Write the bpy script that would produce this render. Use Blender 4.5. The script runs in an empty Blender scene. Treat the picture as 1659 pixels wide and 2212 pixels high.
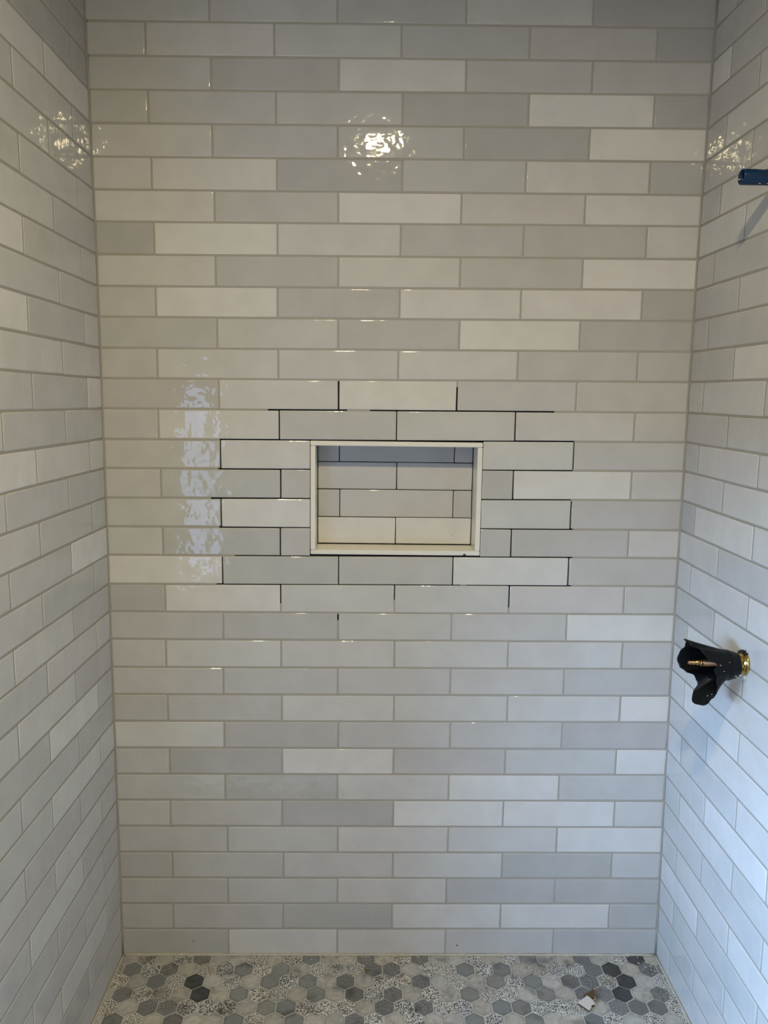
import bpy, bmesh, math, random
from mathutils import Vector, Matrix, noise
R = random.Random(7)
SC = bpy.context.scene
COL = SC.collection

# ------------------------------------------------------------------ camera
cam_d = bpy.data.cameras.new('camera')
cam = bpy.data.objects.new('camera', cam_d); COL.objects.link(cam); SC.camera = cam
cam_d.sensor_fit = 'HORIZONTAL'; cam_d.sensor_width = 36.0
cam_d.lens = 36.0 * 1705.65 / 1659.0
cam_d.clip_start = 0.02
CAM = Vector((0.70336, -2.08803, 1.59586)); YAW, PIT, ROL = 0.01743, -0.14356, 0.01304
fw = Vector((math.sin(YAW)*math.cos(PIT), math.cos(YAW)*math.cos(PIT), math.sin(PIT)))
rt = Vector((math.cos(YAW), -math.sin(YAW), 0)); up = rt.cross(fw)
r2 = rt*math.cos(ROL) + up*math.sin(ROL); u2 = -rt*math.sin(ROL) + up*math.cos(ROL)
cam.matrix_world = Matrix(((r2.x, u2.x, -fw.x, CAM.x), (r2.y, u2.y, -fw.y, CAM.y), (r2.z, u2.z, -fw.z, CAM.z), (0, 0, 0, 1)))

# ------------------------------------------------------------------ light
SC.view_settings.view_transform = 'Standard'; SC.view_settings.look = 'None'
SC.view_settings.gamma = 1.0; SC.view_settings.use_curve_mapping = False
SC.view_settings.exposure = 0.0
world = bpy.data.worlds.new('sky'); SC.world = world; world.use_nodes = True
bg = world.node_tree.nodes['Background']; bg.inputs[0].default_value = (0.55, 0.72, 1.0, 1); bg.inputs[1].default_value = 0.5

def lamp(name, kind, loc, energy, color, **kw):
    d = bpy.data.lights.new(name, kind); d.energy = energy; d.color = color
    for k, v in kw.items(): setattr(d, k, v)
    o = bpy.data.objects.new(name, d); COL.objects.link(o); o.location = loc; return o
CEIL = 2.80
# daylight coming in through the window behind the photographer, to the left
WX0, WX1, WZ0, WZ1, FY = -1.50, -0.42, 0.30, 1.66, -3.60
dl = lamp('window_daylight', 'AREA', ((WX0+WX1)/2, FY-0.10, (WZ0+WZ1)/2), 19.0, (0.45, 0.60, 1.0), shape='RECTANGLE', size=WX1-WX0, size_y=WZ1-WZ0)
dl.rotation_euler = (math.radians(90), 0, 0)      # faces +Y, into the room
# daylight through the second window, in the wall on the left beyond the shower
W2Y0, W2Y1, W2Z0, W2Z1, LX = -3.52, -1.10, 0.98, 1.56, -1.60
dl2 = lamp('side_window_daylight', 'AREA', (LX-4.0, -2.6, 3.25), 6800.0, (0.37, 0.62, 1.0), shape='RECTANGLE', size=3.5, size_y=9.0)   # the sky seen through that window: above the horizon, so it falls on the lower walls
dl2.rotation_euler = (0, math.radians(-90), 0)    # faces +X
# the ceiling downlight above the photographer
cl = lamp('ceiling_downlight_bulb', 'AREA', (0.72, -1.88, CEIL-0.012), 43.5, (1.0, 0.83, 0.475), shape='DISK', size=0.115)

# ------------------------------------------------------------------ materials
def mat(name):
    m = bpy.data.materials.new(name); m.use_nodes = True
    nt = m.node_tree; b = nt.nodes['Principled BSDF']; return m, nt, b
def N(nt, t, **kw):
    n = nt.nodes.new(t)
    for k, v in kw.items(): setattr(n, k, v)
    return n
def plain(name, col, rough=0.5, metal=0.0, bump=0.0, scale=60.0, var=0.0):
    m, nt, b = mat(name); b.inputs['Roughness'].default_value = rough; b.inputs['Metallic'].default_value = metal
    tc = N(nt, 'ShaderNodeTexCoord')
    nz = N(nt, 'ShaderNodeTexNoise'); nz.inputs['Scale'].default_value = scale; nz.inputs['Detail'].default_value = 4
    nt.links.new(tc.outputs['Object'], nz.inputs['Vector'])
    rp = N(nt, 'ShaderNodeMapRange'); rp.inputs[1].default_value = .3; rp.inputs[2].default_value = .7
    rp.inputs[3].default_value = 1-var; rp.inputs[4].default_value = 1+var
    nt.links.new(nz.outputs['Fac'], rp.inputs[0])
    mx = N(nt, 'ShaderNodeVectorMath', operation='SCALE'); mx.inputs[0].default_value = col
    nt.links.new(rp.outputs[0], mx.inputs['Scale']); nt.links.new(mx.outputs[0], b.inputs['Base Color'])
    if bump:
        bp = N(nt, 'ShaderNodeBump'); bp.inputs['Strength'].default_value = 1; bp.inputs['Distance'].default_value = bump
        nt.links.new(nz.outputs['Fac'], bp.inputs['Height']); nt.links.new(bp.outputs[0], b.inputs['Normal'])
    return m

def ceramic_mat():
    """glazed wall tile: the colour of each tile comes from the object, cloudy glaze and soft waves from noise"""
    m, nt, b = mat('glazed_ceramic'); L = nt.links.new
    oi = N(nt, 'ShaderNodeObjectInfo'); tc = N(nt, 'ShaderNodeTexCoord'); geo = N(nt, 'ShaderNodeNewGeometry')
    off = N(nt, 'ShaderNodeVectorMath', operation='MULTIPLY_ADD')      # position + random * 7
    off.inputs[1].default_value = (7, 13, 5)
    cmb = N(nt, 'ShaderNodeCombineXYZ')
    for i in range(3): L(oi.outputs['Random'], cmb.inputs[i])
    L(cmb.outputs[0], off.inputs[0]); L(geo.outputs['Position'], off.inputs[2])
    n1 = N(nt, 'ShaderNodeTexNoise'); n1.inputs['Scale'].default_value = 13; n1.inputs['Detail'].default_value = 3
    L(off.outputs[0], n1.inputs['Vector'])
    r1 = N(nt, 'ShaderNodeMapRange'); r1.inputs[1].default_value = .3; r1.inputs[2].default_value = .7
    r1.inputs[3].default_value = .955; r1.inputs[4].default_value = 1.04
    L(n1.outputs['Fac'], r1.inputs[0])
    s = N(nt, 'ShaderNodeVectorMath', operation='SCALE'); L(oi.outputs['Color'], s.inputs[0]); L(r1.outputs[0], s.inputs['Scale'])
    L(s.outputs[0], b.inputs['Base Color'])
    b.inputs['Roughness'].default_value = 0.045; b.inputs['IOR'].default_value = 1.5
    n2 = N(nt, 'ShaderNodeTexNoise'); n2.inputs['Scale'].default_value = 27; n2.inputs['Detail'].default_value = 1.8; n2.inputs['Roughness'].default_value = .55
    L(off.outputs[0], n2.inputs['Vector'])
    bp = N(nt, 'ShaderNodeBump'); bp.inputs['Strength'].default_value = 1.0; bp.inputs['Distance'].default_value = 0.0012
    L(n2.outputs['Fac'], bp.inputs['Height']); L(bp.outputs[0], b.inputs['Normal'])
    return m
CER = ceramic_mat()
GROUT = plain('sanded_grout', (0.385, 0.365, 0.325), .9, bump=.0006, scale=900, var=.08)
CAULK = plain('cream_caulk', (0.45, 0.43, 0.37), .6, bump=.001, scale=120, var=.12)
DARK = plain('dark_backer_board', (0.008, 0.008, 0.009), .9)
PAINT = plain('painted_drywall', (0.40, 0.39, 0.37), .7, bump=.0003, scale=300, var=.02)
SLAB = plain('cream_ceramic_edge', (0.80, 0.785, 0.73), .22, var=.03, scale=25)
FGROUT = plain('pale_floor_grout', (0.47, 0.47, 0.46), .9, bump=.0006, scale=700, var=.1)
BLACK = plain('scuffed_black_plastic', (0.0016, 0.002, 0.003), .42, bump=.0012, scale=60, var=.3)
BLACK.node_tree.nodes['Principled BSDF'].inputs['Specular IOR Level'].default_value = .22
BRASS = plain('brass', (0.62, 0.40, 0.13), .24, 1.0, var=.15, scale=90)
COPPER = plain('worn_bronze', (0.42, 0.24, 0.12), .35, 1.0, var=.2, scale=150)
BLUE = plain('blue_plastic', (0.002, 0.026, 0.080), .22, var=.2, scale=40)
BLUEIN = plain('shaded_blue_bore', (0.003, 0.005, 0.03), .6)  # pipe blue darkened to carry the shade inside the bore
WHITEP = plain('white_plaster_smear', (0.55, 0.54, 0.50), .9, bump=.001, scale=400, var=.1)
RAWEDGE = plain('brown_fired_clay', (0.10, 0.062, 0.03), .9, bump=.001, scale=300, var=.3)
LEAF = plain('dry_leaf', (0.28, 0.17, 0.08), .8, var=.2, scale=200)
SPECK = plain('dark_speck', (0.02, 0.02, 0.02), .8)
TRIMW = plain('white_painted_wood', (0.62, 0.61, 0.58), .45)

def stone_mat(name, base, dark, kind):
    m, nt, b = mat(name); L = nt.links.new
    oi = N(nt, 'ShaderNodeObjectInfo'); geo = N(nt, 'ShaderNodeNewGeometry')
    cmb = N(nt, 'ShaderNodeCombineXYZ')
    for i in range(3): L(oi.outputs['Random'], cmb.inputs[i])
    off = N(nt, 'ShaderNodeVectorMath', operation='MULTIPLY_ADD'); off.inputs[1].default_value = (3, 5, 9)
    L(cmb.outputs[0], off.inputs[0]); L(geo.outputs['Position'], off.inputs[2])
    nz = N(nt, 'ShaderNodeTexNoise'); L(off.outputs[0], nz.inputs['Vector'])
    mix = N(nt, 'ShaderNodeMix', data_type='RGBA'); mix.inputs[6].default_value = (*base, 1); mix.inputs[7].default_value = (*dark, 1)
    if kind == 'speckle':
        nz.inputs['Scale'].default_value = 360; nz.inputs['Detail'].default_value = 2
        cr = N(nt, 'ShaderNodeMapRange'); cr.inputs[1].default_value = .50; cr.inputs[2].default_value = .535
        L(nz.outputs['Fac'], cr.inputs[0]); L(cr.outputs[0], mix.inputs[0])
        b.inputs['Roughness'].default_value = .75
        bp = N(nt, 'ShaderNodeBump'); bp.inputs['Distance'].default_value = .0008; bp.invert = True
        L(cr.outputs[0], bp.inputs['Height']); L(bp.outputs[0], b.inputs['Normal'])
    elif kind == 'fine':
        nz.inputs['Scale'].default_value = 520; nz.inputs['Detail'].default_value = 2
        cr = N(nt, 'ShaderNodeMapRange'); cr.inputs[1].default_value = .38; cr.inputs[2].default_value = .60
        L(nz.outputs['Fac'], cr.inputs[0]); L(cr.outputs[0], mix.inputs[0])
        b.inputs['Roughness'].default_value = .8
    else:
        nz.inputs['Scale'].default_value = 34; nz.inputs['Detail'].default_value = 5; nz.inputs['Distortion'].default_value = 1.6
        cr = N(nt, 'ShaderNodeMapRange'); cr.inputs[1].default_value = .42; cr.inputs[2].default_value = .72
        L(nz.outputs['Fac'], cr.inputs[0]); L(cr.outputs[0], mix.inputs[0])
        b.inputs['Roughness'].default_value = .38
    s = N(nt, 'ShaderNodeVectorMath', operation='MULTIPLY'); L(mix.outputs[2], s.inputs[0]); L(oi.outputs['Color'], s.inputs[1])
    # dirt: soft patches over the whole floor, and grime ground into the rims of the smooth stones
    st = N(nt, 'ShaderNodeTexNoise'); st.inputs['Scale'].default_value = 17; st.inputs['Detail'].default_value = 4
    L(geo.outputs['Position'], st.inputs['Vector'])
    sr = N(nt, 'ShaderNodeMapRange'); sr.inputs[1].default_value = .56; sr.inputs[2].default_value = .70; sr.inputs[3].default_value = 1.0; sr.inputs[4].default_value = .55
    L(st.outputs['Fac'], sr.inputs[0])
    s2 = N(nt, 'ShaderNodeVectorMath', operation='SCALE'); L(s.outputs[0], s2.inputs[0]); L(sr.outputs[0], s2.inputs['Scale'])
    last = s2
    if kind == 'vein':
        tc = N(nt, 'ShaderNodeTexCoord'); ln = N(nt, 'ShaderNodeVectorMath', operation='LENGTH'); L(tc.outputs['Object'], ln.inputs[0])
        rr = N(nt, 'ShaderNodeMapRange'); rr.interpolation_type = 'SMOOTHSTEP'
        rr.inputs[1].default_value = .018; rr.inputs[2].default_value = .028; rr.inputs[3].default_value = 1.0; rr.inputs[4].default_value = .74
        L(ln.outputs['Value'], rr.inputs[0])
        last = N(nt, 'ShaderNodeVectorMath', operation='SCALE'); L(s2.outputs[0], last.inputs[0]); L(rr.outputs[0], last.inputs['Scale'])
    L(last.outputs[0], b.inputs['Base Color'])
    return m
STONE = {
 'm': stone_mat('pale_veined_marble', (0.47, 0.465, 0.45), (0.32, 0.315, 0.305), 'vein'),
 'g': stone_mat('grey_honed_stone', (0.235, 0.245, 0.25), (0.195, 0.205, 0.21), 'vein'),
 'k': stone_mat('charcoal_stone', (0.045, 0.047, 0.052), (0.09, 0.095, 0.10), 'vein'),
 's': stone_mat('pitted_white_terrazzo', (0.66, 0.66, 0.65), (0.075, 0.075, 0.08), 'speckle'),
 'd': stone_mat('pitted_grey_basalt', (0.29, 0.295, 0.31), (0.075, 0.078, 0.085), 'fine'),
}

# ------------------------------------------------------------------ helpers
def mesh_obj(name, verts, faces, m, parent=None, smooth=None, loc=None, color=None):
    me = bpy.data.meshes.new(name)
    if loc is None: loc = Vector((0, 0, 0))
    loc = Vector(loc)
    me.from_pydata([tuple(Vector(v)-loc) for v in verts], [], faces)
    me.validate(); me.materials.append(m)
    if smooth is not None:
        if smooth is True: smooth = range(len(me.polygons))
        for i in smooth: me.polygons[i].use_smooth = True
    o = bpy.data.objects.new(name, me); COL.objects.link(o); o.location = loc
    if parent is not None:
        o.parent = parent; o.matrix_parent_inverse = parent.matrix_basis.inverted()
    if color: o.color = (*color, 1)
    return o
def bm_obj(name, bm, m, parent=None, smooth=False):
    bmesh.ops.recalc_face_normals(bm, faces=bm.faces)
    me = bpy.data.meshes.new(name); bm.to_mesh(me); bm.free(); me.materials.append(m)
    if smooth:
        for p in me.polygons: p.use_smooth = True
    o = bpy.data.objects.new(name, me); COL.objects.link(o)
    if parent is not None:
        o.parent = parent; o.matrix_parent_inverse = parent.matrix_basis.inverted()
    return o
def box(bm, x0, x1, y0, y1, z0, z1):
    vs = [bm.verts.new((x, y, z)) for x in (x0, x1) for y in (y0, y1) for z in (z0, z1)]
    for f in ((0,1,3,2),(4,6,7,5),(0,4,5,1),(2,3,7,6),(0,2,6,4),(1,5,7,3)): bm.faces.new([vs[i] for i in f])
def struct(o): o['kind'] = 'structure'; return o
def thing(name, label, cat, loc=(0,0,0), group=None):
    o = bpy.data.objects.new(name, None); COL.objects.link(o); o.location = loc; o.empty_display_size = .05
    o['label'] = label; o['category'] = cat
    if group: o['group'] = group
    return o
def tag(o, label, cat, group=None):
    o['label'] = label; o['category'] = cat
    if group: o['group'] = group
    return o

# ------------------------------------------------------------------ wall layout (metres, measured)
ZL = [2.4972,2.4183,2.3401,2.262,2.1825,2.1048,2.0268,1.9473,1.8693,1.7926,1.714,1.6368,1.5588,1.4799,1.4027,1.3245,1.2475,1.1696,1.0909,1.0139,0.9367,0.8575,0.78,0.7025,0.6248,0.547,0.4698,0.3918,0.3124,0.2335,0.1539,0.0741,-0.0065]
ZR = [2.5103,2.4324,2.3551,2.2749,2.1965,2.1155,2.0398,1.9587,1.8813,1.8031,1.7246,1.647,1.5668,1.4893,1.4123,1.3332,1.2526,1.1757,1.0972,1.0186,0.9405,0.8629,0.7852,0.7081,0.6281,0.5514,0.4733,0.393,0.314,0.2349,0.155,0.0758,-0.0060]
def zl(j): return ZL[0]-0.078*j if j < 0 else ZL[j]
def zr(j): return ZR[0]-0.078*j if j < 0 else ZR[j]
TOPROW = -4
FLOOR_Z = -0.0065
def xl(z):
    return 0.0012 - 0.0012*max(0, z-1.9)*8 if z > 1.9 else 0.0012
def xr(z):
    t = z
    if t < .9: return 1.5405 + (.9-t)*0.0125
    if t > 2.0: return 1.5370 + (t-2.0)*.013
    return 1.5370 + (2.0-t)*.0032
def slope(side, j):           # how a course drifts on the side walls, metres per metre
    if side == 'L': return -0.004
    return 0.020 if j <= 2 else (0.010 if j <= 5 else 0.006)
BJ = {-1:[297,610,926,1239],0:[140,455,768,1085,1401],1:[299,614,929,1244],2:[142,458,773,1088,1403],3:[299,612,928,1244],4:[146,460,775,1087,1402],5:[302,614,926,1241],6:[148,460,773,1087,1403],7:[302,615,927,1242],8:[148,459,773,1086,1401],9:[303,615,929,1243],10:[147,460,772,1084,1398],11:[305,617,927,1241],12:[146,462,770,1083,1399],13:[307,1241],14:[148,465,1083,1400],15:[306,1241],16:[149,463,1083,1401],17:[307,619,928,1242],18:[151,463,771,1083,1398],19:[306,618,928,1244],20:[149,463,773,1086,1402],21:[304,618,929,1244],22:[150,464,774,1090,1405],23:[304,620,932,1246],24:[151,464,775,1089,1402],25:[304,618,932,1244],26:[149,463,777,1089,1406],27:[308,620,934,1245],28:[151,466,778,1091,1407],29:[307,620,933,1247],30:[149,464,778,1092,1408],31:[306,620,934,1249]}
for r in (-2, -4): BJ[r] = [140,455,768,1085,1401]
BJ[-3] = [297,610,926,1239]
LJ = {2:[271],3:[121,434],4:[269],5:[110,424],6:[263],7:[105,428],8:[251],9:[102,425],10:[251],11:[101,421],12:[252,565],13:[104,420],14:[250,570],15:[104,420],16:[251,571],17:[106,425],18:[256,571],19:[106,418],20:[258,570],21:[111,422],22:[256,575],23:[109,426],24:[262,575],25:[116,428],26:[263,570],27:[118,430],28:[264,572],29:[114,426],30:[261],31:[112,426]}
RJ = {-1:[111],0:[264],1:[107],2:[260],3:[110],4:[257],5:[111],6:[253],7:[102],8:[247],9:[93],10:[246],11:[89,406],12:[240],13:[84,402],14:[240],15:[87,403],16:[238],17:[84,403],18:[240],19:[88,405],20:[240],21:[92,408],22:[246],23:[93,418],24:[255,569],25:[103,419],26:[257,571],27:[103,419],28:[254],29:[104,419],30:[251],31:[96]}
SIDE_END = 0.90
def side_joints(D, r):
    js = list(D.get(r, [108] if r % 2 else [262]))
    while js[-1]+314 < SIDE_END*1000-25: js.append(js[-1]+314)
    return js

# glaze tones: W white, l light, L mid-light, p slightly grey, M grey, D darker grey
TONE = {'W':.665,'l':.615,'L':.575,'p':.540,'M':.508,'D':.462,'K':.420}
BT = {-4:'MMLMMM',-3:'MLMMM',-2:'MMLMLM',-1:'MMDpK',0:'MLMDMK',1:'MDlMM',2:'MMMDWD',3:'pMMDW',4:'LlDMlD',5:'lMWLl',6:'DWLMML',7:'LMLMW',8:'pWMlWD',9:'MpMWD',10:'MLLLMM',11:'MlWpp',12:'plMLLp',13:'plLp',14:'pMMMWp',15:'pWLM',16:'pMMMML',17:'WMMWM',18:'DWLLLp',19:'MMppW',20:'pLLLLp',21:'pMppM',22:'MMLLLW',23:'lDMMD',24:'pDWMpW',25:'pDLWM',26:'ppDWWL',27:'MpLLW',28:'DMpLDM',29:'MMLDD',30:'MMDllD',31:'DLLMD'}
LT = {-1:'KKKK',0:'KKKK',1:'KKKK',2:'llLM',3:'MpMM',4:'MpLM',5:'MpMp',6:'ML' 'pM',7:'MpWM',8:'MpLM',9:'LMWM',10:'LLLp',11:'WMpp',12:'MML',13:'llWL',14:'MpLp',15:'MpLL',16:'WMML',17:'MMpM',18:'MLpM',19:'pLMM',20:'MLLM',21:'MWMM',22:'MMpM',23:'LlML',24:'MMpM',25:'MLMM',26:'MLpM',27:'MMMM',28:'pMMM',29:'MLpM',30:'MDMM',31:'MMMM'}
RT = {-1:'pMMM',0:'MMMM',1:'lMMM',2:'MpMM',3:'MlMM',4:'MMMM',5:'MlMM',6:'LLLM',7:'MMMM',8:'MpMM',9:'MMMM',10:'MlMM',11:'pLML',12:'MMLM',13:'MLpM',14:'pLMM',15:'DllM',16:'LMLM',17:'LLlM',18:'ML' 'LM',19:'DlLM',20:'LLMM',21:'LlLM',22:'plMM',23:'LMLM',24:'MlpM',25:'MLMM',26:'MMlM',27:'MplM',28:'lMMM',29:'pMLM',30:'MMLM',31:'MMMM'}
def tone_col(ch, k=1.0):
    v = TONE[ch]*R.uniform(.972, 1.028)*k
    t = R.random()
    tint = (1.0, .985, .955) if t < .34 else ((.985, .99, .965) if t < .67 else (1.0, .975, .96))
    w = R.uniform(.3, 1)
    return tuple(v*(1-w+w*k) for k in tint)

GAP = 0.0020                  # half the joint
def make_tile(quad, to3d, parent, ch, k=1.0, h0=0.0, thick=.0085, gap=None, raw=(0,0,0,0)):
    """quad: four (u, v) corners counter-clockwise; bevelled, slightly uneven glazed tile"""
    g = GAP if gap is None else gap
    q = [Vector(p) for p in quad]
    cen = sum(q, Vector((0, 0)))/4
    def inset(d):
        out = []
        for i in range(4):
            p, a, b = q[i], q[(i-1) % 4], q[(i+1) % 4]
            e1 = (p-a).normalized(); e2 = (b-p).normalized()
            n1 = Vector((-e1.y, e1.x)); n2 = Vector((-e2.y, e2.x))
            if n1.dot(cen-p) < 0: n1 = -n1
            if n2.dot(cen-p) < 0: n2 = -n2
            den = 1+n1.dot(n2)
            out.append((p+(n1+n2)*(d/den), (a-p).normalized(), (b-p).normalized()))
        return out
    j = [(R.uniform(-.0003, .0003), R.uniform(-.0003, .0003)) for _ in range(4)]
    tilt = (R.uniform(-.0009, .0009), R.uniform(-.003, .003)); hh = h0+R.uniform(-.0002, .0002)
    def ring(d, h, c):
        pts = []
        for i, (p, ea, eb) in enumerate(inset(d)):
            p = p+Vector(j[i])
            for e in (ea, eb):
                w = p+e*c
                pts.append((w, h))
        return pts
    rings = [ring(g, -thick, .0012), ring(g, -.0014, .0012), ring(g+.0005, -.0006, .0012), ring(g+.0030, 0.0, .0006)]
    vs = []
    for rg in rings:
        for w, h in rg:
            hz = hh+h+(tilt[0]*(w.x-cen.x)+tilt[1]*(w.y-cen.y) if h > -.005 else 0)
            vs.append(to3d(w.x, w.y, hz))
    fs = []; sm = []
    for q_ in range(3):
        for i in range(8):
            a, b = q_*8+i, q_*8+(i+1) % 8
            fs.append((a, b, b+8, a+8))
            if q_: sm.append(len(fs)-1)
    fs.append(tuple(24+i for i in range(8)))
    # orientation so that the face looks out of the wall
    n = (Vector(vs[26])-Vector(vs[24])).cross(Vector(vs[28])-Vector(vs[24]))
    outd = Vector(to3d(cen.x, cen.y, .01))-Vector(to3d(cen.x, cen.y, 0))
    if n.dot(outd) < 0: fs = [tuple(reversed(f)) for f in fs]
    return mesh_obj('tile', vs, fs, CER, parent, sm, loc=to3d(cen.x, cen.y, 0), color=tone_col(ch, k))

back3 = lambda u, v, h: (u, -h, v)
left3 = lambda u, v, h: (xl(v)+h, u, v)
right3 = lambda u, v, h: (xr(v)-h, u, v)

# ------------------------------------------------------------------ back wall with its niche pocket
NX0, NX1, NZ0, NZ1 = .5436, .9990, 1.1776, 1.4818       # outer edge of the niche edging
ND = .098
def wall_with_pocket():
    Y0, Y1 = .0095, .16
    o = [(-.15, Y0, -.10), (1.70, Y0, -.10), (1.70, Y0, CEIL), (-.15, Y0, CEIL)]
    b = [(x, Y1, z) for x, _, z in o]
    h = [(NX0-.001, Y0, NZ0-.001), (NX1+.001, Y0, NZ0-.001), (NX1+.001, Y0, NZ1+.001), (NX0-.001, Y0, NZ1+.001)]
    p = [(x, ND, z) for x, _, z in h]
    vs = o+b+h+p; fs = []
    for i in range(4):
        k = (i+1) % 4
        fs += [(i, k, 8+k, 8+i), (8+i, 8+k, 12+k, 12+i), (k, i, 4+i, 4+k)]
    fs += [(12, 13, 14, 15), (7, 6, 5, 4)]
    return struct(mesh_obj('wall_back', vs, fs, DARK))
wb = wall_with_pocket()
def side_slab(name, x0, x1):
    bm = bmesh.new(); box(bm, x0, x1, -SIDE_END, .0095, -.10, CEIL); return struct(bm_obj(name, bm, PAINT))
wl = side_slab('wall_left', -.14, -.0125)
wr = side_slab('wall_right', 1.5640, 1.70)

for r in range(TOPROW, 32):
    za = (zl(r+1), zr(r+1)); zb = (min(zl(r), CEIL-.004), min(zr(r), CEIL-.004))
    if za[0] > CEIL-.03: continue
    edges = [None]+[x/1000 for x in BJ[r]]+[None]
    def Z(zz, x): return zz[0]+(zz[1]-zz[0])*x/1.54
    zm = (za[0]+zb[0])/2
    spans = []
    if 13 <= r <= 16:
        for i in range(len(edges)-1):
            a, b = edges[i], edges[i+1]
            aa = 0 if a is None else a; bb = 2 if b is None else b
            if aa < NX0 and bb > NX1: spans += [(a, NX0), (NX1, b)]
            else: spans.append((a, b))
    else: spans = list(zip(edges[:-1], edges[1:]))
    for i, (a, b) in enumerate(spans):
        A = xl(zm) if a is None else a; B = xr(zm) if b is None else b
        make_tile([(A, Z(za, A)), (B, Z(za, B)), (B, Z(zb, B)), (A, Z(zb, A))], back3, wb, BT[r][i], gap=.0013 if 12 <= r <= 18 and A > .29 and B < 1.26 else None)
    for D, T, side, f3, par in ((LJ, LT, 'L', left3, wl), (RJ, RT, 'R', right3, wr)):
        zA, zB = (za[0], zb[0]) if side == 'L' else (za[1], zb[1])
        if zB > 2.62 or r < -1: continue
        js = [0]+[-k/1000 for k in side_joints(D, r)]+[-SIDE_END]
        s0, s1 = slope(side, r+1), slope(side, r)
        if r+1 >= 32: s0 = 0
        for i in range(len(js)-1):
            a, b = js[i+1], js[i]
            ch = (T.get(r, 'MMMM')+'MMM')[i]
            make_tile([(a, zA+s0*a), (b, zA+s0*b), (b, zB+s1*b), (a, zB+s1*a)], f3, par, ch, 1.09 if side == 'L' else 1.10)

# grout lines (left out where the photo shows the open dark joints around the niche)
def strip_mesh(name, segs, to3d, m, parent, half=.0034, h0=-.0075, h1=-.0006, stuff=True):
    vs, fs = [], []
    for (u0, v0), (u1, v1) in segs:
        d = Vector((u1-u0, v1-v0)); 
        if d.length < .002: continue
        n = Vector((-d.y, d.x)).normalized()*half; k = len(vs)
        hh = h1-(.00035 if abs(d.x) < abs(d.y)*.3 else 0)          # upright joints sit a hair deeper
        for (u, v) in ((u0-n.x, v0-n.y), (u1-n.x, v1-n.y), (u1+n.x, v1+n.y), (u0+n.x, v0+n.y)):
            vs.append(to3d(u, v, h0)); vs.append(to3d(u, v, hh))
        fs += [(k+1, k+3, k+5, k+7), (k, k+6, k+4, k+2), (k, k+2, k+3, k+1), (k+2, k+4, k+5, k+3), (k+4, k+6, k+7, k+5), (k+6, k, k+1, k+7)]
    bm = bmesh.new()
    bv = [bm.verts.new(v) for v in vs]
    for f in fs: bm.faces.new([bv[i] for i in f])
    o = bm_obj(name, bm, m, parent)
    if stuff: o['kind'] = 'stuff'
    return o
def minus(a, b, cuts):
    segs = [(a, b)]
    for c, d in cuts:
        out = []
        for s, e in segs:
            if d <= s or c >= e: out.append((s, e)); continue
            if c > s: out.append((s, c))
            if d < e: out.append((d, e))
        segs = out
    return segs
DH = {12:[(.432,.640),(.700,1.186)],13:[(.305,1.242)],14:[(.300,1.242)],15:[(.279,1.240)],16:[(.300,1.250)],17:[(.340,1.252)],18:[(.290,.95),(.965,1.252)]}
DV = {(11,617):(0,1),(11,927):(0,.75),(12,462):(0,1),(12,770):(0,1),(12,1083):(0,1),(13,307):(0,1),(13,1241):(0,1),(14,465):(0,1),(14,1083):(0,1),(15,306):(0,1),(15,1241):(0,1),(16,463):(0,1),(16,1083):(.0,1),(17,307):(0,1),(17,619):(0,1),(17,928):(0,1),(17,1242):(0,1),(18,463):(.35,1),(18,771):(.5,1),(18,1083):(.25,1),(19,618):(.75,1)}
segs = []
for j in range(TOPROW+1, 33):
    f = lambda x: zl(j)+(zr(j)-zl(j))*x/1.54
    if f(0) > CEIL-.02: continue
    for s, e in minus(.0, 1.56, DH.get(j, [])+([(NX0, NX1)] if 14 <= j <= 16 else [])):
        segs.append(((s, f(s)), (e, f(e))))
for r in range(TOPROW, 32):
    for x in BJ[r]:
        X = x/1000; z0 = zl(r+1)+(zr(r+1)-zl(r+1))*X/1.54; z1 = zl(r)+(zr(r)-zl(r))*X/1.54
        if z1 > CEIL-.01: continue
        c = DV.get((r, x)); cuts = [(z0+(z1-z0)*c[0]-.003, z0+(z1-z0)*c[1]+.003)] if c else []
        for s, e in minus(z0, z1, cuts): segs.append(((X, s), (X, e)))
strip_mesh('grout', segs, back3, GROUT, wb)
for D, side, f3, par in ((LJ, 'L', left3, wl), (RJ, 'R', right3, wr)):
    segs = []
    for j in range(-1, 33):
        z = zl(j) if side == 'L' else zr(j); s = slope(side, j) if j < 32 else 0
        segs.append(((0, z), (-SIDE_END, z-s*SIDE_END)))
    for r in range(-1, 32):
        za, zb = (zl(r+1), zl(r)) if side == 'L' else (zr(r+1), zr(r))
        for k in side_joints(D, r):
            u = -k/1000; segs.append(((u, za+slope(side, r+1)*u), (u, zb+slope(side, r)*u)))
    strip_mesh('grout', segs, f3, GROUT, par)

# soft beads in the corners and along the floor
def bead(name, path, rad, m, parent, sides=6, wob=.3):
    vs, fs = [], []
    pts = [Vector(p) for p in path]
    for i, p in enumerate(pts):
        d = (pts[min(i+1, len(pts)-1)]-pts[max(i-1, 0)]).normalized()
        a = d.orthogonal().normalized(); b = d.cross(a)
        rr = rad*(1+R.uniform(-wob, wob))
        for k in range(sides):
            t = 2*math.pi*k/sides; vs.append(p+(a*math.cos(t)+b*math.sin(t))*rr)
    for i in range(len(pts)-1):
        for k in range(sides):
            fs.append((i*sides+k, i*sides+(k+1) % sides, (i+1)*sides+(k+1) % sides, (i+1)*sides+k))
    fs += [tuple(range(sides-1, -1, -1)), tuple((len(pts)-1)*sides+k for k in range(sides))]
    return mesh_obj(name, vs, fs, m, parent, True)
def line(a, b, n): return [tuple(a[k]+(b[k]-a[k])*i/n for k in range(3)) for i in range(n+1)]
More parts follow.
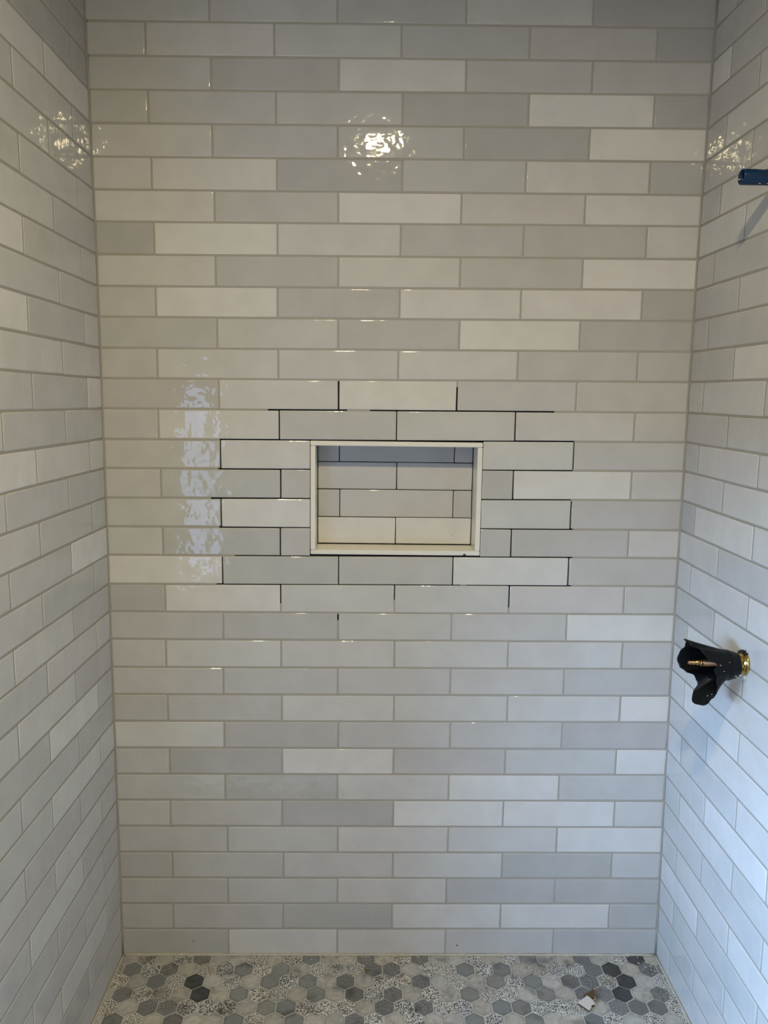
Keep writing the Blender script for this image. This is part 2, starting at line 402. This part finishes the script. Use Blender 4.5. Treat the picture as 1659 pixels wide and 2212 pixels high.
zs = [-.004+2.58*i/40 for i in range(41)]
bead('corner_joint', [(xl(z)+.0002, .0008, z) for z in zs], .0024, GROUT, wb, wob=.12)
bead('corner_joint', [(xr(z)-.0002, .0008, z) for z in zs], .0024, GROUT, wb, wob=.12)
bead('floor_joint', line((.004, -.0015, FLOOR_Z+.0005), (1.545, -.0015, FLOOR_Z+.0005), 90), .0042, CAULK, wb, wob=.3)
bead('floor_joint', line((.004, -.003, FLOOR_Z+.0003), (.003, -.89, FLOOR_Z+.0003), 50), .0036, CAULK, wl, wob=.3)
bead('floor_joint', line((1.5495, -.003, FLOOR_Z+.0003), (1.5495, -.89, FLOOR_Z+.0003), 50), .0036, CAULK, wr, wob=.35)

# niche edging: four ceramic boards whose front edges show, and the tiled back
def edging(x0, x1, z0, z1, bev=.0012):
    bm = bmesh.new(); box(bm, x0, x1, -.0016, .0885, z0, z1)
    bmesh.ops.bevel(bm, geom=list(bm.edges), offset=bev, segments=2, affect='EDGES')
    return bm_obj('niche_edging', bm, SLAB, wb)
E = .0122
edging(NX0, NX1-.0002, NZ1-E-.0004, NZ1)
edging(NX0+.0004, NX1, NZ0, NZ0+E)
edging(NX0+.0002, NX0+.0128, NZ0+E+.0005, NZ1-E-.0009)
edging(NX1-.0130, NX1-.0002, NZ0+E+.0005, NZ1-E-.0009)
NB = .0880
niche3 = lambda u, v, h: (u, NB-h, v)
nz = [1.4790, 1.4205, 1.3440, 1.2665, 1.1912]
IX0, IX1 = NX0+.0135, NX1-.0135
NJ = [[.6165, .9340], [.7750], [.6180, .9335], [.7740]]
NT = ['MMp', 'pp', 'MpM', 'WW']
for r in range(4):
    es = [IX0]+NJ[r]+[IX1]
    for i in range(len(es)-1):
        zt = min(nz[r], NZ1-E-.0015)
        make_tile([(es[i], nz[r+1]), (es[i+1], nz[r+1]), (es[i+1], zt), (es[i], zt)], niche3, wb, NT[r][i], thick=.008, gap=.0010)

# ------------------------------------------------------------------ floor: hexagon mosaic
bm = bmesh.new(); box(bm, -.0125, 1.564, -SIDE_END, .0095, -.12, FLOOR_Z-.0007)
fl = struct(bm_obj('floor', bm, FGROUT))
PX, PY = .0522, .0474
ROWY = [-.0150, -.0600, -.1065, -.1535, -.2005, -.2485]
ROWX = [.0245, .0462, .0215, .0478, .0235, .0495]
def row_types():
    T = []
    T.append((0, 'msmsdmmsmsgmmdmsdmmsmsgmmdmskm'))
    T.append((-1, 'sdsdmssgsgmsssddmssgsgmsssdkmdg'))
    T.append((0, 'smdskmsmgsgmdmssdmsmgsgmddskm'))
    T.append((-1, 'mdssmkmgssmgmdsdmsmgssmgmddkmds'))
    T.append((-1, 'ssmddsssmggsssmdsdssmggsssmddds'))
    T.append((-1, 'mgsmdmmgsmgmmdsmsmmgsmgmmdsmsm'))
    return T
RTY = row_types()
HR = .0522/math.sqrt(3)
def hexpoly(cx, cy, s=1.0, g=.0011):
    w = PX/2-g; top = PY*2/3-g*1.1; sh = PY/3-g*.5
    return [(cx+w, cy-sh), (cx+w, cy+sh), (cx, cy+top), (cx-w, cy+sh), (cx-w, cy-sh), (cx, cy-top)]
def clip(poly, ax, val, keep_less):
    out = []
    for i in range(len(poly)):
        a, b = poly[i-1], poly[i]
        ia = (a[ax] <= val) == keep_less or a[ax] == val; ib = (b[ax] <= val) == keep_less or b[ax] == val
        if ia != ib:
            t = (val-a[ax])/(b[ax]-a[ax]); out.append((a[0]+(b[0]-a[0])*t, a[1]+(b[1]-a[1])*t))
        if ib: out.append(b)
    return out
def hex_mesh(poly, h):
    n = len(poly); cx = sum(p[0] for p in poly)/n; cy = sum(p[1] for p in poly)/n
    def sh(d): return [(p[0]+(cx-p[0])*d, p[1]+(cy-p[1])*d) for p in poly]
    z = FLOOR_Z+h
    vs = [(x, y, FLOOR_Z-.006) for x, y in poly]+[(x, y, z-.0009) for x, y in poly]+[(x, y, z) for x, y in sh(.035)]
    fs = []; sm = []
    for k in range(2):
        for i in range(n):
            a, b = k*n+i, k*n+(i+1) % n; fs.append((a, b, b+n, a+n)); 
            if k: sm.append(len(fs)-1)
    fs.append(tuple(2*n+i for i in range(n)))
    return vs, fs, sm, (cx, cy, z)
rest_v, rest_f = [], []; nhex = 0
for k in range(20):
    if k < 6: cy, ox = ROWY[k], ROWX[k]; start, types = RTY[k]
    else:
        cy = ROWY[5]-PY*(k-5); ox = .0235 if k % 2 == 0 else .0490; start, types = -1, None
    for i in range(start, 31):
        idx = i-start
        ch = types[idx] if types and idx < len(types) else R.choice('mmgsssddk' if R.random() < .5 else 'msgsd')
        cx = ox+PX*i
        poly = hexpoly(cx+R.uniform(-.0003, .0003), cy+R.uniform(-.0003, .0003)+(.002*math.sin(cx*3.1) if 0 else 0))
        for ax, v, kl in ((0, .0045, False), (0, 1.5475, True), (1, -.0055, True), (1, -SIDE_END+.004, False)):
            poly = clip(poly, ax, v, kl)
            if len(poly) < 3: break
        if len(poly) < 3: continue
        A = abs(sum(poly[m-1][0]*poly[m][1]-poly[m][0]*poly[m-1][1] for m in range(len(poly))))/2
        if A < 1.2e-4: continue
        vs, fs, sm, c = hex_mesh(poly, R.uniform(-.0003, .0005))
        if k < 7 and nhex < 295:
            nhex += 1
            b = R.uniform(.86, 1.10)
            tint = R.choice([(1, 1, 1), (1, .98, .94), (.97, .99, 1.0)])
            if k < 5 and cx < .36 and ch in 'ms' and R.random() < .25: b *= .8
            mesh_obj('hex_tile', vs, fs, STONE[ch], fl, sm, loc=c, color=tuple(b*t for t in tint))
        else:
            o = len(rest_v); rest_v += vs; rest_f += [tuple(o+q for q in f) for f in fs]
fo = mesh_obj('hex_tile_field', rest_v, rest_f, STONE['s'], fl); fo['kind'] = 'stuff'

# ------------------------------------------------------------------ the rest of the bathroom, behind the photographer
RX0, RX1 = -1.60, 2.60
def slab(name, *b, m=PAINT):
    bm = bmesh.new(); box(bm, *b); return struct(bm_obj(name, bm, m))
SUB = plain('grey_brown_subfloor', (0.20, 0.18, 0.155), .7, bump=.0005, scale=90, var=.15)
slab('trim_1', -.0125, 1.564, -1.03, -SIDE_END, -.12, .05, m=TRIMW)                       # shower kerb
bm = bmesh.new(); box(bm, RX0, RX1, FY, -1.03, -.12, -.02); fo2 = struct(bm_obj('floor_bathroom', bm, SUB))
slab('ceiling', RX0, RX1, FY-.1, .16, CEIL, CEIL+.1)
slab('wall_right_return', 1.70, RX1, -SIDE_END, -SIDE_END+.12, -.12, CEIL)
slab('wall_left_return', RX0, -.14, -SIDE_END, -SIDE_END+.12, -.12, CEIL)
slab('wall_far_right', RX1, RX1+.1, FY, -SIDE_END+.12, -.12, CEIL)
def holed(name, outer, hole, to3):
    bm = bmesh.new()
    o4 = [(outer[0], outer[2]), (outer[1], outer[2]), (outer[1], outer[3]), (outer[0], outer[3])]
    h4 = [(hole[0], hole[2]), (hole[1], hole[2]), (hole[1], hole[3]), (hole[0], hole[3])]
    V = [[bm.verts.new(to3(u, z, d)) for u, z in s] for d in (0, .1) for s in (o4, h4)]
    for i in range(4):
        k = (i+1) % 4
        bm.faces.new((V[0][i], V[0][k], V[1][k], V[1][i])); bm.faces.new((V[2][i], V[3][i], V[3][k], V[2][k]))
        bm.faces.new((V[0][i], V[2][i], V[2][k], V[0][k])); bm.faces.new((V[1][i], V[1][k], V[3][k], V[3][i]))
    struct(bm_obj(name, bm, PAINT))
holed('wall_front', (RX0-.1, RX1+.1, -.12, CEIL), (WX0, WX1, WZ0, WZ1), lambda u, z, d: (u, FY-d, z))
holed('wall_far_left', (FY, -SIDE_END+.12, -.12, CEIL), (W2Y0, W2Y1, W2Z0, W2Z1), lambda u, z, d: (RX0-d, u, z))
bm = bmesh.new()
for b in ((WX0, WX0+.03, WZ0, WZ1), (WX1-.03, WX1, WZ0, WZ1), (WX0+.03, WX1-.03, WZ0, WZ0+.03), (WX0+.03, WX1-.03, WZ1-.03, WZ1), (WX0+.03, WX1-.03, .98, 1.01)):
    box(bm, b[0], b[1], FY-.06, FY-.02, b[2], b[3])
win = struct(bm_obj('window_1', bm, TRIMW))
bm = bmesh.new()
for b in ((W2Y0, W2Y0+.03, W2Z0, W2Z1), (W2Y1-.03, W2Y1, W2Z0, W2Z1), (W2Y0+.03, W2Y1-.03, W2Z0, W2Z0+.03), (W2Y0+.03, W2Y1-.03, W2Z1-.03, W2Z1), (-2.54, -2.51, W2Z0+.03, W2Z1-.03)):
    box(bm, LX-.06, LX-.02, b[0], b[1], b[2], b[3])
struct(bm_obj('window_2', bm, TRIMW))

# recessed ceiling light
lt = thing('ceiling_light', 'round white recessed downlight in the ceiling above the photographer', 'light', (.72, -1.88, CEIL-.006))
def revolve(prof, n=32, axis='z', origin=(0,0,0)):
    vs, fs = [], []
    for i in range(n):
        t = 2*math.pi*i/n; c, s = math.cos(t), math.sin(t)
        for r_, h in prof:
            if axis == 'z': p = (r_*c, r_*s, h)
            else: p = (h, r_*c, r_*s)
            vs.append((origin[0]+p[0], origin[1]+p[1], origin[2]+p[2]))
    m = len(prof)
    for i in range(n):
        for k in range(m-1):
            a, b = i*m+k, ((i+1) % n)*m+k
            fs.append((a, b, b+1, a+1))
    return vs, fs
vs, fs = revolve([(.060, .0), (.064, -.006), (.085, -.004), (.088, .006), (.060, .006), (.060, .0)], 40, 'z', (.72, -1.88, CEIL-.006))
mesh_obj('trim_ring', vs, fs, TRIMW, lt, True)

# ------------------------------------------------------------------ mixing valve with its black guard, right wall
VY, VZ = -.409, 1.0222
VX = xr(VZ)
vt = thing('shower_valve', 'brass shower valve stub in a torn black plastic guard on the right wall', 'valve', (VX, VY, VZ))
D2 = math.radians
LT_ = [(0, .078), (18, .070), (40, .092), (62, .104), (80, .128), (92, .138), (104, .126), (125, .122), (150, .128), (180, .131), (205, .126), (222, .114), (236, .094), (246, .090), (254, .106), (266, .114), (280, .104), (296, .090), (312, .078), (340, .074), (360, .078)]
FR_ = [(0, .000), (40, .002), (70, .010), (90, .022), (105, .014), (130, .003), (160, .000), (200, .000), (230, .002), (244, .018), (256, .044), (270, .054), (284, .052), (300, .038), (316, .024), (336, .008), (360, .000)]
def tab(T, a):
    a %= 360
    for (x0, y0), (x1, y1) in zip(T, T[1:]):
        if x0 <= a <= x1:
            t = (a-x0)/(x1-x0); t = t*t*(3-2*t); return y0+(y1-y0)*t
NT_, NS_ = 96, 26
vs, fs = [], []
for i in range(NT_):
    a = 360*i/NT_; Lh = tab(LT_, a)+.006; Fr = tab(FR_, a)
    for k in range(NS_+1):
        s = .018+(Lh-.018)*k/NS_
        base = .0255+.0065*min(1, max(0, (s-.018)/.020))**.7          # narrow collar, then the barrel
        if s > .034: base += .0012*min(1, (s-.034)/.006)
        lo = math.sin(math.pi/2*min(1, max(0, (s-.048)/.055)))
        fl_ = Fr*max(0, (s-.046)/max(Lh-.046, .01))**1.35
        rr = base+.0035*lo+fl_
        x = s-.22*fl_
        th = D2(a)
        # th = 0 faces the photographer (-Y), 90 up
        vs.append((VX-x, VY-rr*math.cos(th), VZ-.005+rr*math.sin(th)))
for i in range(NT_):
    for k in range(NS_):
        a, b = i*(NS_+1)+k, ((i+1) % NT_)*(NS_+1)+k
        fs.append((a, a+1, b+1, b))
g = mesh_obj('plastic_guard', vs, fs, BLACK, vt, True)
md = g.modifiers.new('thickness', 'SOLIDIFY'); md.thickness = .0022; md.offset = 0
def xrev(name, prof, m, parent, n=28, smooth=True, y=VY, z=VZ, x0=VX):
    vs, fs = revolve([(r_, -h) for r_, h in prof], n, 'x', (x0, y, z))
    return mesh_obj(name, vs, fs, m, parent, smooth)
# wall flange, hex nut, stem
vs, fs = [], []
prof = [(.0, .0), (.0262, .0005), (.0268, .003), (.0245, .006), (.0215, .0065), (.0210, .0095), (.0185, .0105), (.0180, .0130), (.0150, .0140), (.0145, .020), (.0, .020)]
xrev('brass_collar', prof, BRASS, vt, 30)
bm = bmesh.new()
for s0, s1, rad in ((.010, .018, .0205),):
    ring0 = [bm.verts.new((VX-s0, VY+rad*math.cos(D2(60*i+10)), VZ+rad*math.sin(D2(60*i+10)))) for i in range(6)]
    ring1 = [bm.verts.new((VX-s1, VY+rad*math.cos(D2(60*i+10)), VZ+rad*math.sin(D2(60*i+10)))) for i in range(6)]
    bm.faces.new(ring0); bm.faces.new(ring1)
    for i in range(6): bm.faces.new((ring0[i], ring0[(i+1) % 6], ring1[(i+1) % 6], ring1[i]))
bmesh.ops.bevel(bm, geom=list(bm.edges), offset=.0012, segments=2, affect='EDGES')
bm_obj('hex_nut', bm, BRASS, vt)
xrev('valve_stem', [(.0, .0), (.0105, .0), (.0105, .060), (.0085, .062), (.0085, .094), (.0060, .0955), (.0060, .098), (.0062, .0985), (.0062, .108), (.0044, .110), (.0044, .1245), (.0030, .127), (.0, .127)], COPPER, vt, 20)
# groove rings on the stem
xrev('stem_ring', [(.0044, .1125), (.0056, .113), (.0056, .1145), (.0044, .115)], BRASS, vt, 20)
xrev('stem_ring', [(.0060, .096), (.0078, .0965), (.0078, .1), (.0060, .1005)], BRASS, vt, 20)
# black gasket half hidden behind the collar
vs, fs = [], []
for i in range(25):
    t = D2(60+i*6.5)
    rr = .0275+.002*math.sin(i*1.9)
    for s in (.0005, .008):
        for r_ in (.020, rr): vs.append((VX-s, VY-r_*math.cos(t), VZ+r_*math.sin(t)))
for i in range(24):
    a = i*4; b = a+4
    fs += [(a, b, b+1, a+1), (a+1, b+1, b+3, a+3), (a+3, b+3, b+2, a+2), (a+2, b+2, b, a)]
fs += [(0, 1, 3, 2), (96, 98, 99, 97)]
mesh_obj('rubber_gasket', vs, fs, BLACK, vt)
# plaster smears
def blob(name, c, rad, m, parent, seed, sub=2, flat=(1, 1, 1)):
    bm = bmesh.new(); bmesh.ops.create_icosphere(bm, subdivisions=sub, radius=1)
    for v in bm.verts:
        f = 1+.45*noise.noise(v.co*1.7+Vector((seed, seed*2, 0)))
        v.co = Vector((v.co.x*f*rad*flat[0]+c[0], v.co.y*f*rad*flat[1]+c[1], v.co.z*f*rad*flat[2]+c[2]))
    return bm_obj(name, bm, m, parent, True)
blob('plaster_smear', (VX-.0015, VY-.004, VZ-.031), .008, WHITEP, vt, 3, flat=(.35, 1.3, .9))
for k, (s, a, rr) in enumerate(((.020, -38, .0030), (.031, -35, .0018), (.024, -50, .0022), (.071, 10, .0016), (.086, -75, .0018), (.083, -62, .0015), (.062, -10, .0013), (.050, 20, .0012))):
    th = D2(a); r_ = .0365+(.004 if s < .03 else .001)
    r_ = .0265+.0075*min(1, (s-.010)/.020)**.7+.0015+.0035*math.sin(math.pi/2*min(1, max(0, (s-.048)/.055)))+tab(FR_, a)*max(0, (s-.046)/max(tab(LT_, a)-.046, .01))**1.35
    blob('plaster_smear', (VX-s, VY-r_*math.cos(th), VZ+r_*math.sin(th)), rr, WHITEP, vt, k, 1, (1.2, .5, .6))

# ------------------------------------------------------------------ blue pipe stub, right wall
PYY, PZ, PR = -.412, 2.0500, .0155
pw = xr(PZ)
pt_ = thing('pipe_stub', 'open blue plastic pipe stub sticking out high on the right wall', 'pipe', (pw, PYY, PZ))
xt = 1.4505
n = 40
vs, fs = revolve([(PR-.0022, xt+.03), (PR-.0022, xt+.0008), (PR-.0014, xt), (PR-.0007, xt), (PR, xt+.001), (PR, pw+.002)], n, 'x', (0, PYY, PZ))
mesh_obj('pipe_wall', vs, fs, BLUE, pt_, True)
vs, fs = revolve([(.0, xt+.020), (PR-.0020, xt+.020), (PR-.0020, pw+.002), (0, pw+.002)], n, 'x', (0, PYY, PZ))  # dark disc inside the open pipe, its colour painting the bore's shade
mesh_obj('bore_shade', vs, fs, BLUEIN, pt_, True)
vs, fs = revolve([(PR-.001, pw-.0025), (PR+.006, pw-.002), (PR+.0075, pw+.001)], n, 'x', (0, PYY, PZ))
mesh_obj('sealant_ring', vs, fs, WHITEP, pt_, True)
for k, (dx, a, rr) in enumerate(((.034, 62, .0022), (.041, 58, .0026), (.037, 70, .0018), (.036, -62, .0017), (.052, -60, .0020))):
    th = D2(a); blob('paint_fleck', (xt+dx, PYY-PR*math.cos(th), PZ+PR*math.sin(th)), rr, WHITEP, pt_, k, 1, (1.5, .35, .5))
# ------------------------------------------------------------------ litter
def prism(poly, z0, z1):
    bm = bmesh.new()
    lo = [bm.verts.new((x, y, z0)) for x, y in poly]; hi = [bm.verts.new((x, y, z1)) for x, y in poly]
    bm.faces.new(lo); bm.faces.new(hi)
    for i in range(len(poly)): bm.faces.new((lo[i], lo[(i+1) % len(poly)], hi[(i+1) % len(poly)], hi[i]))
    return bm
chip = thing('tile_chip', 'broken white tile chip lying glazed side up on the hexagon floor', 'tile chip', (1.296, -.195, FLOOR_Z))
ch_poly = [(1.2722, -.1937), (1.2960, -.1745), (1.3035, -.1690), (1.3085, -.1745), (1.3145, -.1850), (1.3165, -.2010), (1.3060, -.2035), (1.3040, -.2110), (1.2957, -.2218), (1.2850, -.2085)]
bm = prism(ch_poly, FLOOR_Z+.001, FLOOR_Z+.0072)
for v in bm.verts:
    v.co.z += (v.co.x-1.29)*.02
    if v.co.z < FLOOR_Z+.004: v.co.x += (1.296-v.co.x)*.07; v.co.y += (-.195-v.co.y)*.07
bm_obj('clay_body', bm, RAWEDGE, chip)
bm = prism([(1.296+(x-1.296)*1.0, -.195+(y+.195)*1.0) for x, y in ch_poly], FLOOR_Z+.0073, FLOOR_Z+.0083)
for v in bm.verts: v.co.z += (v.co.x-1.29)*.02
gl = bm_obj('glaze_face', bm, CER, chip); gl.color = (.62, .60, .58, 1)
c2 = [(1.2935, -.1685), (1.3010, -.1600), (1.3120, -.1560), (1.3265, -.1412), (1.3290, -.1500), (1.3250, -.1640), (1.3160, -.1790), (1.3100, -.1720), (1.3040, -.1665), (1.2990, -.1700)]
bm = prism(c2, FLOOR_Z+.001, FLOOR_Z+.0065)
tag(bm_obj('clay_shard', bm, RAWEDGE), 'brown unglazed clay shard behind the white tile chip', 'shard')
# small dry leaf near the back wall
lv, lf = [], []
for i in range(9):
    t = i/8; w = .0042*math.sin(math.pi*min(1, t*1.35)) if t < .74 else .0006
    x = .6975+.0215*t; y = -.062-.0055*t; z = FLOOR_Z+.0025+.002*math.sin(t*3)
    lv += [(x, y-w, z+.0008), (x, y, z), (x, y+w, z+.0012), (x, y-w, z+.0003), (x, y, z-.0006), (x, y+w, z+.0006)]
for i in range(8):
    a = i*6; b = a+6
    lf += [(a, b, b+1, a+1), (a+1, b+1, b+2, a+2), (a+3, a+4, b+4, b+3), (a+4, a+5, b+5, b+4), (a, a+3, b+3, b), (a+2, b+2, b+5, a+5)]
tag(mesh_obj('dry_leaf', lv, lf, LEAF, None, True), 'tiny brown dry leaf on the mosaic below the back wall', 'leaf')
# crumbs of mortar: one pile by the right corner and flakes along the wall
crumbs = bmesh.new(); RC = random.Random(5)
for k in range(90):
    t = RC.random()
    if t < .45: x, y = RC.gauss(.80, .11), -.008-abs(RC.gauss(0, .006))
    elif t < .7: x, y = RC.uniform(.02, 1.53), -.008-abs(RC.gauss(0, .004))
    elif t < .85: x, y = RC.gauss(1.512, .018), -.03-abs(RC.gauss(0, .022))
    else: x, y = 1.535-abs(RC.gauss(0, .006)), RC.uniform(-.26, -.02)
    x = min(max(x, .012), 1.538); s = RC.uniform(.0008, .0028)
    m4 = Matrix.Translation((x, y, FLOOR_Z+.0008+s*.4)) @ Matrix.Rotation(RC.uniform(0, 6), 4, 'Z') @ Matrix.Diagonal((s*1.6, s, s*.6, 1))
    bmesh.ops.create_icosphere(crumbs, subdivisions=1, radius=1, matrix=m4)
cr = bm_obj('mortar_crumbs', crumbs, CAULK); cr['kind'] = 'stuff'; tag(cr, 'pale crumbs of dried mortar scattered along the foot of the walls', 'debris')
# chips and specks in the wall glaze
for x, z, s in ((.2055, .0355, .0022), (.9685, .0235, .0026), (.9870, .0150, .0012), (1.0830, .0030, .0011), (.9580, 1.1785, .0050), (.2230, 1.2920, .0011), (.9310, 1.2180, .0012), (.9930, .0700, .0014)):
    yy = -.0006 if z != 1.2180 else NB-.0006
    if abs(z-1.1785) < .001: yy = -.0018
    b_ = blob('glaze_chip', (x, yy, z), s, SPECK, wb, x*9, 1, (1.0, .25, .8))
bpy.context.view_layer.update()
